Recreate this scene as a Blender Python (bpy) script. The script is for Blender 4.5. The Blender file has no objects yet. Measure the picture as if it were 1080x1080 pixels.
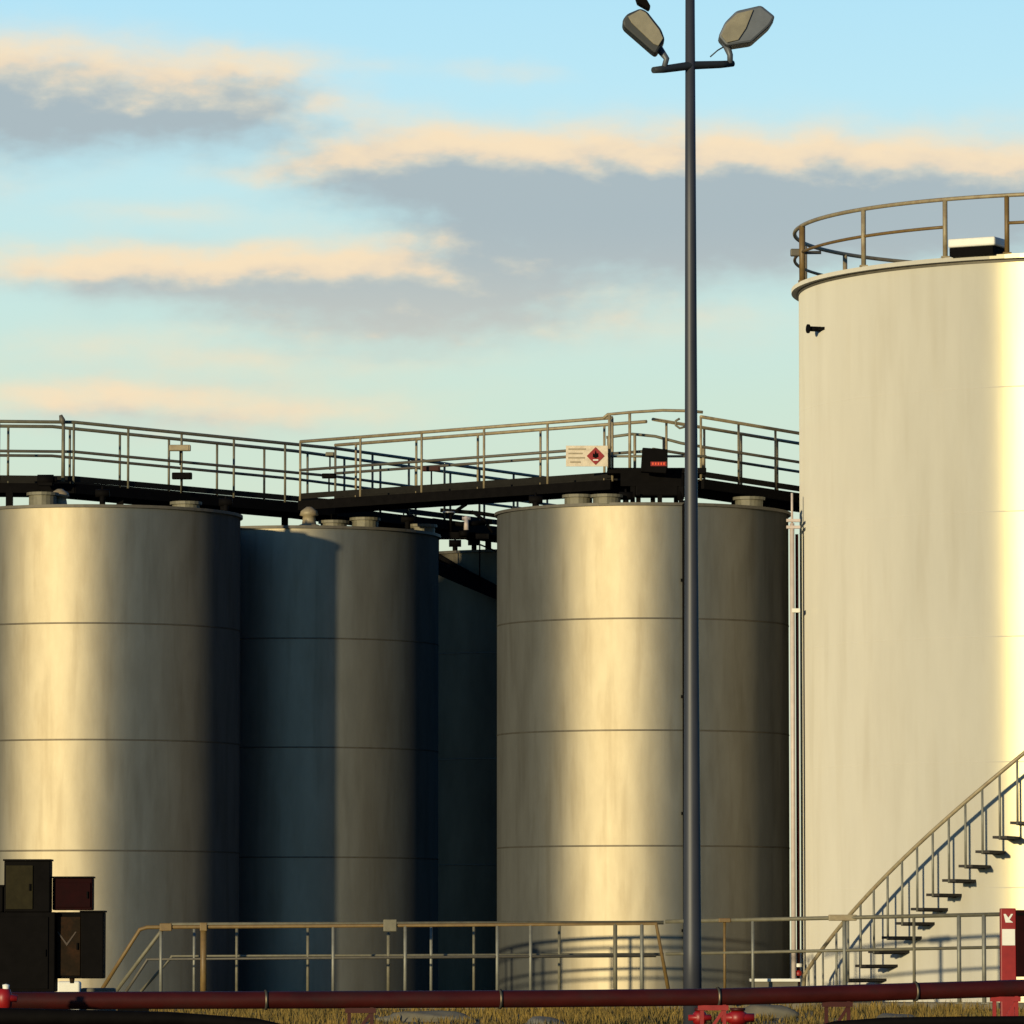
import bpy, bmesh, math, random
from mathutils import Vector, Matrix
random.seed(7)
R = math.radians
SC = bpy.context.scene
COL = SC.collection
F = 6000.0                       # focal length in photo pixels (1080 wide)
CAMZ = 1.0
PITCH = math.atan(460 / F)
AZ, EL = R(31.5), R(5.8)           # sun: behind the camera, to the left, low

def P(x, y, D):
    """point at photo pixel (x, y) at depth D metres"""
    dx, up = (x - 540) / F, -(y - 540) / F
    c, s = math.cos(PITCH), math.sin(PITCH)
    Y = c - s * up; Z = s + c * up
    k = D / Y
    return Vector((dx * k, D, CAMZ + Z * k))
def PX(x, D, y=1000): return P(x, y, D).x
def PZ(y, D): return P(540, y, D).z

def lin(r, g, b):
    f = lambda c: (c / 255) / 12.92 if c / 255 <= .04045 else ((c / 255 + .055) / 1.055) ** 2.4
    return (f(r), f(g), f(b), 1)

# ------------------------------------------------------------------ materials
def mat(name, col, rough=.5, metal=0, vary=.15, scale=6, stretch=(1, 1, 1), bump=0, spec=.5, coat=0, coat_r=.2, dr=0, dirt=None, dirt_amt=0):
    m = bpy.data.materials.new(name); m.use_nodes = True
    nt = m.node_tree; n = nt.nodes; l = nt.links
    b = n['Principled BSDF']
    b.inputs['Roughness'].default_value = rough
    b.inputs['Metallic'].default_value = metal
    b.inputs['Specular IOR Level'].default_value = spec
    b.inputs['Coat Weight'].default_value = coat
    b.inputs['Coat Roughness'].default_value = coat_r
    if 'Diffuse Roughness' in b.inputs: b.inputs['Diffuse Roughness'].default_value = dr
    tc = n.new('ShaderNodeTexCoord'); mp = n.new('ShaderNodeMapping'); mp.inputs['Scale'].default_value = stretch
    l.new(tc.outputs['Object'], mp.inputs['Vector'])
    nz = n.new('ShaderNodeTexNoise'); nz.inputs['Scale'].default_value = scale; nz.inputs['Detail'].default_value = 6
    nz.inputs['Roughness'].default_value = .6
    l.new(mp.outputs[0], nz.inputs['Vector'])
    mr = n.new('ShaderNodeMapRange'); mr.inputs['From Min'].default_value = .25; mr.inputs['From Max'].default_value = .75
    mr.inputs['To Min'].default_value = 1 - vary; mr.inputs['To Max'].default_value = 1 + vary
    l.new(nz.outputs['Fac'], mr.inputs['Value'])
    mx = n.new('ShaderNodeVectorMath'); mx.operation = 'SCALE'; mx.inputs[0].default_value = col[:3]
    l.new(mr.outputs[0], mx.inputs['Scale'])
    out = mx.outputs[0]
    if dirt:
        nz2 = n.new('ShaderNodeTexNoise'); nz2.inputs['Scale'].default_value = scale * .6; nz2.inputs['Detail'].default_value = 8
        nz2.inputs['Roughness'].default_value = .7
        mp2 = n.new('ShaderNodeMapping'); mp2.inputs['Scale'].default_value = stretch; mp2.inputs['Location'].default_value = (3, 7, 1)
        l.new(tc.outputs['Object'], mp2.inputs['Vector']); l.new(mp2.outputs[0], nz2.inputs['Vector'])
        r2 = n.new('ShaderNodeMapRange'); r2.inputs['From Min'].default_value = .48; r2.inputs['From Max'].default_value = .75
        r2.inputs['To Max'].default_value = dirt_amt
        l.new(nz2.outputs['Fac'], r2.inputs['Value'])
        mm = n.new('ShaderNodeMix'); mm.data_type = 'RGBA'; mm.inputs['B'].default_value = dirt
        l.new(r2.outputs[0], mm.inputs['Factor']); l.new(out, mm.inputs['A']); out = mm.outputs['Result']
    l.new(out, b.inputs['Base Color'])
    rr = n.new('ShaderNodeMapRange'); rr.inputs['To Min'].default_value = max(.03, rough - .06); rr.inputs['To Max'].default_value = min(1, rough + .06)
    l.new(nz.outputs['Fac'], rr.inputs['Value']); l.new(rr.outputs[0], b.inputs['Roughness'])
    if bump:
        bp = n.new('ShaderNodeBump'); bp.inputs['Strength'].default_value = bump; bp.inputs['Distance'].default_value = .01
        l.new(nz.outputs['Fac'], bp.inputs['Height']); l.new(bp.outputs[0], b.inputs['Normal'])
    return m

def two_lobe(m, gcol, grough, edge=0.0):
    """painted / brushed metal: diffuse coat plus one broad Beckmann lobe"""
    nt = m.node_tree; n = nt.nodes; l = nt.links
    b = n['Principled BSDF']; out = [x for x in n if x.type == 'OUTPUT_MATERIAL'][0]
    src = b.inputs['Base Color'].links[0].from_socket
    d = n.new('ShaderNodeBsdfDiffuse'); d.inputs['Roughness'].default_value = 0.0 if edge else .8; l.new(src, d.inputs['Color'])
    g = n.new('ShaderNodeBsdfAnisotropic'); g.distribution = 'BECKMANN'; g.inputs['Roughness'].default_value = grough
    sc_ = n.new('ShaderNodeVectorMath'); sc_.operation = 'MULTIPLY'; sc_.inputs[1].default_value = gcol; l.new(src, sc_.inputs[0]); l.new(sc_.outputs[0], g.inputs['Color'])
    if edge:      # gloss colour dimmed at grazing angles, painting shade onto tank sides (F82 style)
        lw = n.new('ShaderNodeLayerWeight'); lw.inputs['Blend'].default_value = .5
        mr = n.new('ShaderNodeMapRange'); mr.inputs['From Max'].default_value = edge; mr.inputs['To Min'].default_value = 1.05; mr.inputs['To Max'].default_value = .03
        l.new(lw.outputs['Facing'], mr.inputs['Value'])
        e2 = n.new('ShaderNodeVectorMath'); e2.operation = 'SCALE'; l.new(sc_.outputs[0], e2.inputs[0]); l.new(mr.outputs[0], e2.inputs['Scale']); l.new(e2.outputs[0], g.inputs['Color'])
    if b.inputs['Normal'].links:
        ns = b.inputs['Normal'].links[0].from_socket; l.new(ns, g.inputs['Normal'])
    a = n.new('ShaderNodeAddShader'); l.new(d.outputs[0], a.inputs[0]); l.new(g.outputs[0], a.inputs[1]); l.new(a.outputs[0], out.inputs['Surface'])
def streaks(m, col, amt, freq):
    nt = m.node_tree; n = nt.nodes; l = nt.links; b = n['Principled BSDF']
    src = b.inputs['Base Color'].links[0].from_socket
    tc = n.new('ShaderNodeTexCoord'); mp = n.new('ShaderNodeMapping'); mp.inputs['Scale'].default_value = (freq, freq, .09 * freq); l.new(tc.outputs['Object'], mp.inputs['Vector'])
    z = n.new('ShaderNodeTexNoise'); z.inputs['Scale'].default_value = 1; z.inputs['Detail'].default_value = 5; l.new(mp.outputs[0], z.inputs['Vector'])
    r = n.new('ShaderNodeMapRange'); r.inputs['From Min'].default_value = .5; r.inputs['From Max'].default_value = .72; r.inputs['To Max'].default_value = amt; l.new(z.outputs['Fac'], r.inputs['Value'])
    x = n.new('ShaderNodeMix'); x.data_type = 'RGBA'; x.inputs['B'].default_value = col; l.new(r.outputs[0], x.inputs['Factor']); l.new(src, x.inputs['A']); l.new(x.outputs['Result'], b.inputs['Base Color'])
M = {}
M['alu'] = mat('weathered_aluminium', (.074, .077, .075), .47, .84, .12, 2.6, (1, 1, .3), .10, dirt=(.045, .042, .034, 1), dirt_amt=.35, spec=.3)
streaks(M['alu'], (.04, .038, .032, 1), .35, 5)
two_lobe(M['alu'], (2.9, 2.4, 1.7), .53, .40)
M['alushade'] = mat('shaded_aluminium', (.045, .042, .034), .47, .5, .2, 2.6, (1, 1, .3), .10, spec=.2)  # darker copy of the tank metal, shade put into the rear tank's colour
two_lobe(M['alushade'], (1.8, 1.6, 1.3), .5, .6)
M['seam'] = mat('weld_seam', (.05, .048, .042), .6, .3, .2, 8)
two_lobe(M['seam'], (2.4, 2.0, 1.5), .52, .5)
M['rimdark'] = mat('rim_shadow_and_rail_paint', (.10, .09, .07), .6, .2, .2, 8)  # dark rim and rail paint, also used for the shadow under the lip
M['white'] = mat('cream_tank_paint', (.50, .485, .44), .30, 0, .045, 1.6, (1, 1, .25), .05, dr=1, dirt=(.38, .35, .29, 1), dirt_amt=.2)
streaks(M['white'], (.34, .30, .22, 1), .16, 3.5)
two_lobe(M['white'], (.085, .078, .045), .27)
M['tan'] = mat('tan_railing_paint', (.27, .225, .14), .55, .1, .25, 9, dirt=(.17, .08, .03, 1), dirt_amt=.5)
M['yellow'] = mat('ochre_railing_paint', (.15, .095, .03), .55, 0, .25, 9, dirt=(.14, .07, .03, 1), dirt_amt=.5)
M['olive'] = mat('olive_grey_rail', (.14, .13, .09), .6, .1, .25, 9)
M['toe'] = mat('dark_toe_board', (.012, .011, .009), .7, 0, .3, 7, spec=.1)
M['black'] = mat('black_steel', (.0045, .004, .004), .7, 0, .3, 7, spec=.03)
M['pole'] = mat('dark_grey_pole', (.040, .044, .058), .5, .2, .15, 6, (1, 1, .3))
M['lampbody'] = mat('lamp_housing_grey', (.10, .115, .14), .5, .3, .15, 9)
M['lampglass'] = mat('dusty_lamp_glass', (.22, .20, .145), .28, 0, .2, 8)
M['lampdark'] = mat('lamp_gasket', (.02, .025, .03), .6)
M['maroon'] = mat('dark_red_pipe_paint', (.042, .005, .004), .5, 0, .3, 5, (.5, 1, 1), dirt=(.022, .012, .010, 1), dirt_amt=.9, bump=.3, spec=.25)
M['red'] = mat('bright_red_paint', (.24, .006, .006), .45, 0, .2, 8)
M['redtext'] = mat('orange_red_lettering', (.75, .08, .02), .5)
M['signwhite'] = mat('weathered_white_sign', (.62, .54, .42), .55, 0, .12, 14, dirt=(.36, .28, .18, 1), dirt_amt=.7)
M['signgrey'] = mat('faded_sign_lettering', (.30, .25, .17), .6, 0, .2, 20)
M['paper'] = mat('white_label', (.72, .72, .66), .5, 0, .05, 9)
M['pale'] = mat('pale_pink_pipe_paint', (.52, .45, .43), .5, 0, .12, 7)
M['galv'] = mat('galvanised_steel', (.30, .31, .32), .45, .6, .15, 9)
M['ladder'] = mat('grey_tread_steel', (.022, .020, .020), .6, .1, .2, 9, spec=.2)
M['post'] = mat('grey_stair_post', (.20, .20, .17), .55, .3, .2, 9)
M['concrete'] = mat('pale_concrete', (.13, .12, .09), .85, 0, .2, 5, bump=.3, dirt=(.12, .10, .07, 1), dirt_amt=.6)
M['bund'] = mat('stained_bund_concrete', (.15, .13, .095), .9, 0, .3, 3, bump=.3, dirt=(.04, .035, .02, 1), dirt_amt=.7)
M['ground'] = mat('dry_earth_ground', (.085, .065, .028), .95, 0, .4, .8, bump=.5, dirt=(.03, .035, .012, 1), dirt_amt=.8)
M['grass'] = mat('dry_golden_grass', (.17, .11, .018), .8, 0, .7, 1.3, dirt=(.06, .07, .02, 1), dirt_amt=.8)
M['stone'] = mat('grey_stone', (.12, .115, .10), .9, 0, .3, 12, bump=.5)
M['brown'] = mat('brown_cabinet_paint', (.014, .009, .005), .7, 0, .35, 14, spec=.06, dirt=(.05, .02, .008, 1), dirt_amt=.6)
M['darkolive'] = mat('olive_cabinet_paint', (.020, .017, .008), .7, 0, .3, 14, spec=.06)
M['darkred'] = mat('deep_maroon_cabinet_paint', (.012, .0015, .002), .7, 0, .3, 10, spec=.06)
M['chevron'] = mat('faded_brown_mark', (.035, .02, .012), .6)

# ------------------------------------------------------------------ mesh helper
class MB:
    def __init__(s): s.bm = bmesh.new(); s.mi = 0
    def _mark(s, faces, smooth=False):
        for f in faces: f.material_index = s.mi; f.smooth = smooth
    def box(s, c, size, rot=None, bev=0):
        r = bmesh.ops.create_cube(s.bm, size=1)
        vs = r['verts']
        for v in vs: v.co = Vector((v.co.x * size[0], v.co.y * size[1], v.co.z * size[2]))
        fs = set(f for v in vs for f in v.link_faces)
        if bev:
            es = list(set(e for v in vs for e in v.link_edges))
            rr = bmesh.ops.bevel(s.bm, geom=es, offset=bev, segments=2, affect='EDGES', profile=.5)
            fs = set(rr['faces']) | set(f for f in fs if f.is_valid)
            vs = list(set(v for f in fs for v in f.verts))
            fs = set(f for v in vs for f in v.link_faces)
        m = Matrix.Translation(Vector(c))
        if rot is not None: m = m @ rot
        for v in vs: v.co = m @ v.co
        s._mark(fs); return s
    def beam(s, a, b, w, h):
        """box beam from a to b, w wide (horizontal), h high"""
        a, b = Vector(a), Vector(b); d = b - a; L = d.length
        x = d.normalized(); side = Vector((-x.y, x.x, 0))
        if side.length < 1e-5: side = Vector((0, 1, 0))
        side.normalize(); up = x.cross(side); 
        m = Matrix((x, side, up)).transposed()
        return s.box((a + b) / 2, (L, w, h), m.to_4x4())
    def cyl(s, a, b, r, r2=None, seg=12, caps=True):
        a, b = Vector(a), Vector(b); r2 = r if r2 is None else r2
        return s.tube([a, b], [r, r2], seg, caps)
    def tube(s, pts, r, seg=8, caps=True, closed=False):
        pts = [Vector(p) for p in pts]; n = len(pts)
        if not isinstance(r, (list, tuple)): r = [r] * n
        rings = []; prev = None
        for i, p in enumerate(pts):
            if closed: t = pts[(i + 1) % n] - pts[i - 1]
            elif i == 0: t = pts[1] - pts[0]
            elif i == n - 1: t = pts[-1] - pts[-2]
            else: t = (pts[i + 1] - p).normalized() + (p - pts[i - 1]).normalized()
            t.normalize()
            ref = Vector((0, 0, 1)) if abs(t.z) < .95 else Vector((1, 0, 0))
            if prev is None: u = t.cross(ref).normalized()
            else:
                u = prev - t * prev.dot(t)
                u = u.normalized() if u.length > 1e-5 else t.cross(ref).normalized()
            prev = u; w = t.cross(u)
            rings.append([s.bm.verts.new(p + (u * math.cos(k * math.tau / seg) + w * math.sin(k * math.tau / seg)) * r[i]) for k in range(seg)])
        fs = []
        for i in range(n if closed else n - 1):
            A, B = rings[i], rings[(i + 1) % n]
            for k in range(seg):
                fs.append(s.bm.faces.new((A[k], A[(k + 1) % seg], B[(k + 1) % seg], B[k])))
        s._mark(fs, True)
        if caps and not closed:
            s._mark([s.bm.faces.new(rings[0][::-1]), s.bm.faces.new(rings[-1])])
        return s
    def lathe(s, prof, seg=48, c=(0, 0, 0), smooth=True):
        """prof: list of (r, z)"""
        c = Vector(c); rings = []
        for r, z in prof:
            if r < 1e-6: rings.append([s.bm.verts.new(c + Vector((0, 0, z)))])
            else: rings.append([s.bm.verts.new(c + Vector((r * math.cos(k * math.tau / seg), r * math.sin(k * math.tau / seg), z))) for k in range(seg)])
        fs = []
        for A, B in zip(rings, rings[1:]):
            for k in range(seg):
                k2 = (k + 1) % seg
                if len(A) == 1 and len(B) == 1: continue
                if len(A) == 1: fs.append(s.bm.faces.new((A[0], B[k2], B[k])))
                elif len(B) == 1: fs.append(s.bm.faces.new((A[k], A[k2], B[0])))
                else: fs.append(s.bm.faces.new((A[k], A[k2], B[k2], B[k])))
        s._mark(fs, smooth); return s
    def prism(s, poly, d0, d1, bev=0, fn=None):
        """poly: list of (x, z); extruded in y from d0 to d1"""
        a = [s.bm.verts.new((x, d0, z)) for x, z in poly]; b = [s.bm.verts.new((x, d1, z)) for x, z in poly]
        n = len(poly); fs = [s.bm.faces.new(a), s.bm.faces.new(b[::-1])]
        for i in range(n): fs.append(s.bm.faces.new((a[i], b[i], b[(i + 1) % n], a[(i + 1) % n])))
        s._mark(fs)
        if bev:
            es = list(set(e for f in fs for e in f.edges))
            rr = bmesh.ops.bevel(s.bm, geom=es, offset=bev, segments=2, affect='EDGES', profile=.5)
            s._mark(rr['faces'])
        return s
    def build(s, name, m, parent=None, loc=None):
        bmesh.ops.recalc_face_normals(s.bm, faces=s.bm.faces)
        me = bpy.data.meshes.new(name); s.bm.to_mesh(me); s.bm.free()
        ms = m if isinstance(m, (list, tuple)) else [m]
        for k in ms: me.materials.append(M[k])
        o = bpy.data.objects.new(name, me); COL.objects.link(o)
        if parent: o.parent = parent
        if loc: o.location = loc
        return o

def tag(o, label=None, cat=None, group=None, kind=None):
    if label: o['label'] = label
    if cat: o['category'] = cat
    if group: o['group'] = group
    if kind: o['kind'] = kind
    return o
def empty(name, loc=(0, 0, 0), rz=0):
    o = bpy.data.objects.new(name, None); o.location = loc; o.rotation_euler = (0, 0, rz); COL.objects.link(o); return o

# ------------------------------------------------------------------ setting
mb = MB(); mb.box((0, 1500, -.05), (5000, 4000, .1)); g = mb.build('ground', 'ground'); tag(g, kind='structure')
mb = MB(); mb.box((3, 112, .045), (60, 36.6, .11)); g = mb.build('tank_yard', 'bund'); tag(g, kind='structure')

# grass: one mesh of many blades (stuff)
def grass():
    vs = []; fs = []
    rnd = random.Random(3)
    def blade(x, y, h, w):
        a = rnd.uniform(0, math.pi); dx, dy = math.cos(a) * w, math.sin(a) * w
        lx, ly = rnd.gauss(0, .25) * h, rnd.gauss(0, .25) * h
        i = len(vs)
        vs.extend([(x - dx, y - dy, 0), (x + dx, y + dy, 0), (x + dx * .6 + lx * .4, y + dy * .6 + ly * .4, h * .6), (x - dx * .6 + lx * .4, y - dy * .6 + ly * .4, h * .6), (x + lx, y + ly, h)])
        fs.append((i, i + 1, i + 2, i + 3)); fs.append((i + 3, i + 2, i + 4))
    clumps = []
    for _ in range(9000):
        y = rnd.uniform(60, 93)
        x = rnd.uniform(-.135, .135) * y
        dens = .5 + .5 * math.sin(x * 1.3 + 1.1 * math.sin(y * .7)) 
        if rnd.random() > .35 + .6 * dens: continue
        hh = rnd.uniform(.05, .19) * (.6 + .6 * dens)
        for k in range(rnd.randint(5, 10)):
            blade(x + rnd.gauss(0, .05), y + rnd.gauss(0, .05), hh * rnd.uniform(.5, 1.15), rnd.uniform(.006, .013))
    me = bpy.data.meshes.new('grass'); me.from_pydata(vs, [], fs); me.materials.append(M['grass'])
    o = bpy.data.objects.new('grass', me); COL.objects.link(o)
    tag(o, 'dry golden grass growing under the long red pipe', 'grass', kind='stuff')
grass()

# ------------------------------------------------------------------ small silver tanks
def small_tank(xc, D, A, ytop_edge, label, vents, seams=(657, 780, 897), shellmat='alu'):
    c = Vector((PX(xc, D, 700), D, .1)); r = A * D / F
    H = PZ(ytop_edge, D) - .1
    t = empty('silver_storage_tank', c); tag(t, label, 'storage tank', 'silver cylindrical storage tanks')
    zs = [PZ(y * 1.0, D - r) - .1 for y in seams]
    mb = MB()
    prof = [(r + .12, 0), (r + .12, .06), (r + .004, .07)]
    mb.lathe(prof, 96, smooth=False)
    cuts = sorted(zs) + [H]
    z0 = .07
    # plate courses with a slim dark weld bead between them
    mb.bm.verts.ensure_lookup_table()
    for i, z in enumerate(cuts):
        mb.mi = 0; zt = z - .014 if i < len(cuts) - 1 else z
        mb.lathe([(r, z0), (r, (z0 + zt) / 2), (r, zt)], 96)
        if i < len(cuts) - 1:
            mb.mi = 1; mb.lathe([(r, zt), (r + .006, zt + .007), (r + .006, zt + .021), (r, zt + .028)], 96)
        z0 = zt + .028
    # one staggered vertical weld per course
    mb.mi = 1
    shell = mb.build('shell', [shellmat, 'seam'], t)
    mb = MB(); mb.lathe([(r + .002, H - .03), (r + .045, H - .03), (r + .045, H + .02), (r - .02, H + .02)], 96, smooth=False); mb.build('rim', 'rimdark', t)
    mb = MB(); mb.lathe([(r - .02, H + .015), (r * .5, H + .07), (0, H + .12)], 64); mb.build('roof', 'alu', t)
    for (vx, vd, vh, kind) in vents:      # roof fittings: photo x, depth offset, height
        px = PX(vx, D + vd, 540) - c.x
        b = H + .02
        mb = MB()
        if kind == 'vent':
            mb.lathe([(.19, -.02), (.19, .05), (.13, .07), (.11, vh * .55), (.17, vh * .6), (.15, vh * .8), (.05, vh), (0, vh)], 20, (px, vd, b))
            mb.build('roof_vent', 'tan', t)
        elif kind == 'hatch':
            mb.lathe([(.24, -.02), (.24, vh), (.28, vh), (.28, vh + .05), (0, vh + .07)], 20, (px, vd, b), smooth=False)
            mb.build('roof_hatch', 'olive', t)
        elif kind == 'valve':
            mb.cyl((px, vd, b - .02), (px, vd, b + vh), .05).cyl((px - .12, vd, b + vh), (px + .12, vd, b + vh), .07).cyl((px, vd, b + vh), (px, vd, b + vh + .12), .02)
            mb.build('roof_valve', 'black', t)
    return t, c, r, H + .1

T1 = small_tank(99, 100, 154, 545, 'leftmost silver tank, cut off by the left edge of the photo',
    [(63, -1.6, .34, 'vent'), (45, -1.9, .2, 'hatch'), (108, -2.2, .22, 'valve'), (196, -.9, .12, 'hatch'), (238, .2, .25, 'valve')])
T2 = small_tank(317, 104.4, 145.5, 566, 'silver tank half in blue shadow, second from the left',
    [(326, -1.9, .38, 'vent'), (352, -1.6, .1, 'hatch'), (385, -1.5, .16, 'hatch'), (430, -1.2, .22, 'valve'), (445, -.4, .12, 'hatch')], seams=(673, 788, 904))
T3 = small_tank(678, 100, 154, 543, 'silver tank standing directly behind the tall lamp pole',
    [(610, -2.0, .12, 'hatch'), (640, -2.3, .10, 'hatch'), (790, -1.5, .12, 'hatch'), (565, -1.4, .14, 'valve'), (660, -2.2, .14, 'valve')], seams=(652, 770, 892))
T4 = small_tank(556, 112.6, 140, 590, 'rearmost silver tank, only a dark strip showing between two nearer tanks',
    [(500, -1.8, .2, 'valve'), (480, -1.4, .2, 'valve')], seams=(688, 800, 912), shellmat='alushade')

# downpipe on the tank behind the pole
t, c, r, H = T3
a = math.asin((718 - 678) / 157.)
mb = MB(); px, py = (r + .08) * math.sin(a), -(r + .08) * math.cos(a)
mb.tube([(px, py + .2, H - .08), (px, py, H - .14), (px, py, .0)], .055, 10)
for z in (1.2, 3.2, 5.2, 7.2): mb.box((px, py + .04, z), (.16, .1, .05))
mb.build('downpipe', 'black', t)
# spiral stair on the rear tank
t, c, r, H = T4
st = empty('staircase'); st.parent = t
def hel(th, rad, z): return Vector((-rad * math.sin(th), -rad * math.cos(th), z))
N = 40
pts = []
for i in range(N + 1):
    dg = 46 - 100 * i / N
    pts.append((R(dg), H - .16 - .024 * (44 - dg)))
for rad in (r + .1, r + .7):
    mb = MB()
    for (a0, z0), (a1, z1) in zip(pts, pts[1:]):
        mb.beam(hel(a0, rad, z0), hel(a1, rad, z1), .03, .24)
    mb.build('stringer', 'black', st)
for i in range(1, 18):
    dg = 46 - 100 * i / 18; th = R(dg); z = H - .16 - .024 * (44 - dg)
    mb = MB(); mb.box(hel(th, r + .4, z), (.24, .57, .03), Matrix.Rotation(-th, 4, 'Z')); mb.build('tread', 'ladder', st)
mb = MB(); mb.tube([hel(a, r + .72, z + .8) for a, z in pts], .016, 8); mb.build('handrail', 'black', st)
for i in range(0, N, 6):
    mb = MB(); a, z = pts[i]; mb.cyl(hel(a, r + .72, z), hel(a, r + .72, z + .8), .014); mb.build('post', 'black', st)

# ------------------------------------------------------------------ big cream tank
BD = 100.0
bx = PX(1160, BD, 700); BR = 316 * BD / F; BH = PZ(307, BD)
big = empty('cream_storage_tank', (bx, BD, 0)); tag(big, 'tall cream painted tank at the right with a railing on top and a curving stair', 'storage tank')
mb = MB()
mb.lathe([(BR + .15, .0), (BR + .15, .16), (BR, .17)], 128, smooth=False)
cuts = [2.0, 4.1, 6.2, 8.3, 10.4, BH]
z0 = .17
for i, z in enumerate(cuts):
    mb.lathe([(BR, z0), (BR, z)], 128)
    if i < 5: mb.lathe([(BR, z), (BR + .004, z + .008), (BR, z + .016)], 128); z0 = z + .016
mb.build('shell', 'white', big)
mb = MB(); mb.lathe([(BR + .004, BH - .07), (BR + .02, BH - .07), (BR + .02, BH - .02)], 128, smooth=False); mb.build('rim_angle', 'rimdark', big)  # dark ring paints in the thin shadow below the lip
mb = MB(); mb.lathe([(BR + .02, BH - .022), (BR + .13, BH - .022), (BR + .13, BH + .05), (BR - .1, BH + .06)], 128, smooth=False); mb.build('rim', 'white', big)
mb = MB(); mb.lathe([(BR - .1, BH + .058), (BR * .5, BH + .2), (0, BH + .3)], 96); mb.build('roof', 'white', big)
def bp(deg, rad, z): a = R(deg); return Vector((-rad * math.sin(a), -rad * math.cos(a), z))
gr = empty('guard_rail'); gr.parent = big
RZ = BH + 1.05; RR = BR + .07
GATE = (17, 29.6)
mb = MB(); mb.tube([bp(k * 3, RR, RZ) for k in range(120)], .035, 10, closed=True); mb.build('top_rail', 'tan', gr)
for a0, a1 in ((34.4, 80), (-30, 22.2), (80, 330)):
    n = max(2, int((a1 - a0) / 3)); mb = MB(); mb.tube([bp(a0 + (a1 - a0) * k / n, RR, BH + .58) for k in range(n + 1)], .028, 8); mb.build('mid_rail', 'yellow', gr)
    mb = MB()
for d in (80, 54, 34.4, 22.2, -5, -27, -50, -75, 108, 127, 150, 172, 195, 218, 240, 263):
    mb = MB(); p = bp(d, RR, BH + .05); mb.cyl(p, p + Vector((0, 0, RZ - BH - .06)), .042 if d != 80 else .055)
    mb.box(p + Vector((0, 0, .015)), (.14, .14, .03))
    mb.build('post', 'yellow' if d in (80, 22.2) else 'tan', gr)
mb = MB(); p = bp(81, RR + .1, BH + .58); mb.box(p, (.18, .12, .13), bev=.02).cyl(p, p + Vector((.45, -.02, 0)), .03); mb.build('gate_latch', 'rimdark', gr)
# hatch over the rim at the gate
h = empty('gauge_hatch'); h.parent = big
rot = Matrix.Rotation(R(-28.3), 4, 'Z')
mb = MB(); mb.box(bp(28.3, BR - .05, BH + .27), (.86, .6, .15), rot, bev=.03); mb.build('lid', 'paper', h)
mb = MB(); mb.box(bp(28.3, BR - .03, BH + .115), (.80, .56, .15), rot, bev=.01); mb.build('frame', 'black', h)
# short overflow nozzle near the top left
mb = MB(); a = bp(71, BR - .02, PZ(344, 97.8)); b = bp(71, BR + .22, PZ(344, 97.8)); mb.cyl(a, b, .045, .045, 14).cyl(b, b + (b - a).normalized() * .03, .08, seg=16)
mb.box(a + Vector((.1, -.14, .0)), (.34, .06, .05)); mb.build('overflow_nozzle', 'black', big)
# curved stair
st = empty('staircase'); st.parent = big
RO = BR + .78
def zt(deg): return 3.07 - (deg - 19.1) * .082
k = 0; deg = 13.6
degs = [19.1 + 2.887 * i for i in range(-10, 13)]
for d in degs:
    z = zt(d)
    if z < .08: continue
    rt = Matrix.Rotation(R(-d) , 4, 'Z')
    mb = MB(); mb.box(bp(d, (BR + RO) / 2 - .01, z), (.25, RO - BR + .0, .045), rt)
    mb.box(bp(d, (BR + RO) / 2 - .01, z - .032), (.04, RO - BR, .02), rt)
    mb.build('tread', 'ladder', st)
    mb = MB(); p = bp(d, RO - .02, z); mb.cyl(p + Vector((0, 0, -.03)), p + Vector((0, 0, 1.06)), .020, seg=8); mb.build('post', 'post', st)
rail = [bp(d, RO - .02, zt(d) + 1.06) for d in [degs[0] - 2 + (degs[-1] + 11 - degs[0]) * i / 40 for i in range(41)]]
rail = [p for p in rail if p.z > .45]
rail.append(Vector((rail[-1].x - .03, rail[-1].y + .06, .0)))
mb = MB(); mb.tube(rail, .034, 10); mb.build('handrail', 'tan', st)
for d in (57.3, 59.5, 61.5, 63.5):
    z = zt(d) + 1.06; mb = MB(); p = bp(d, RO - .02, z); mb.cyl((p.x, p.y, 0), p, .018, seg=8); mb.build('post', 'post', st)

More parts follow.
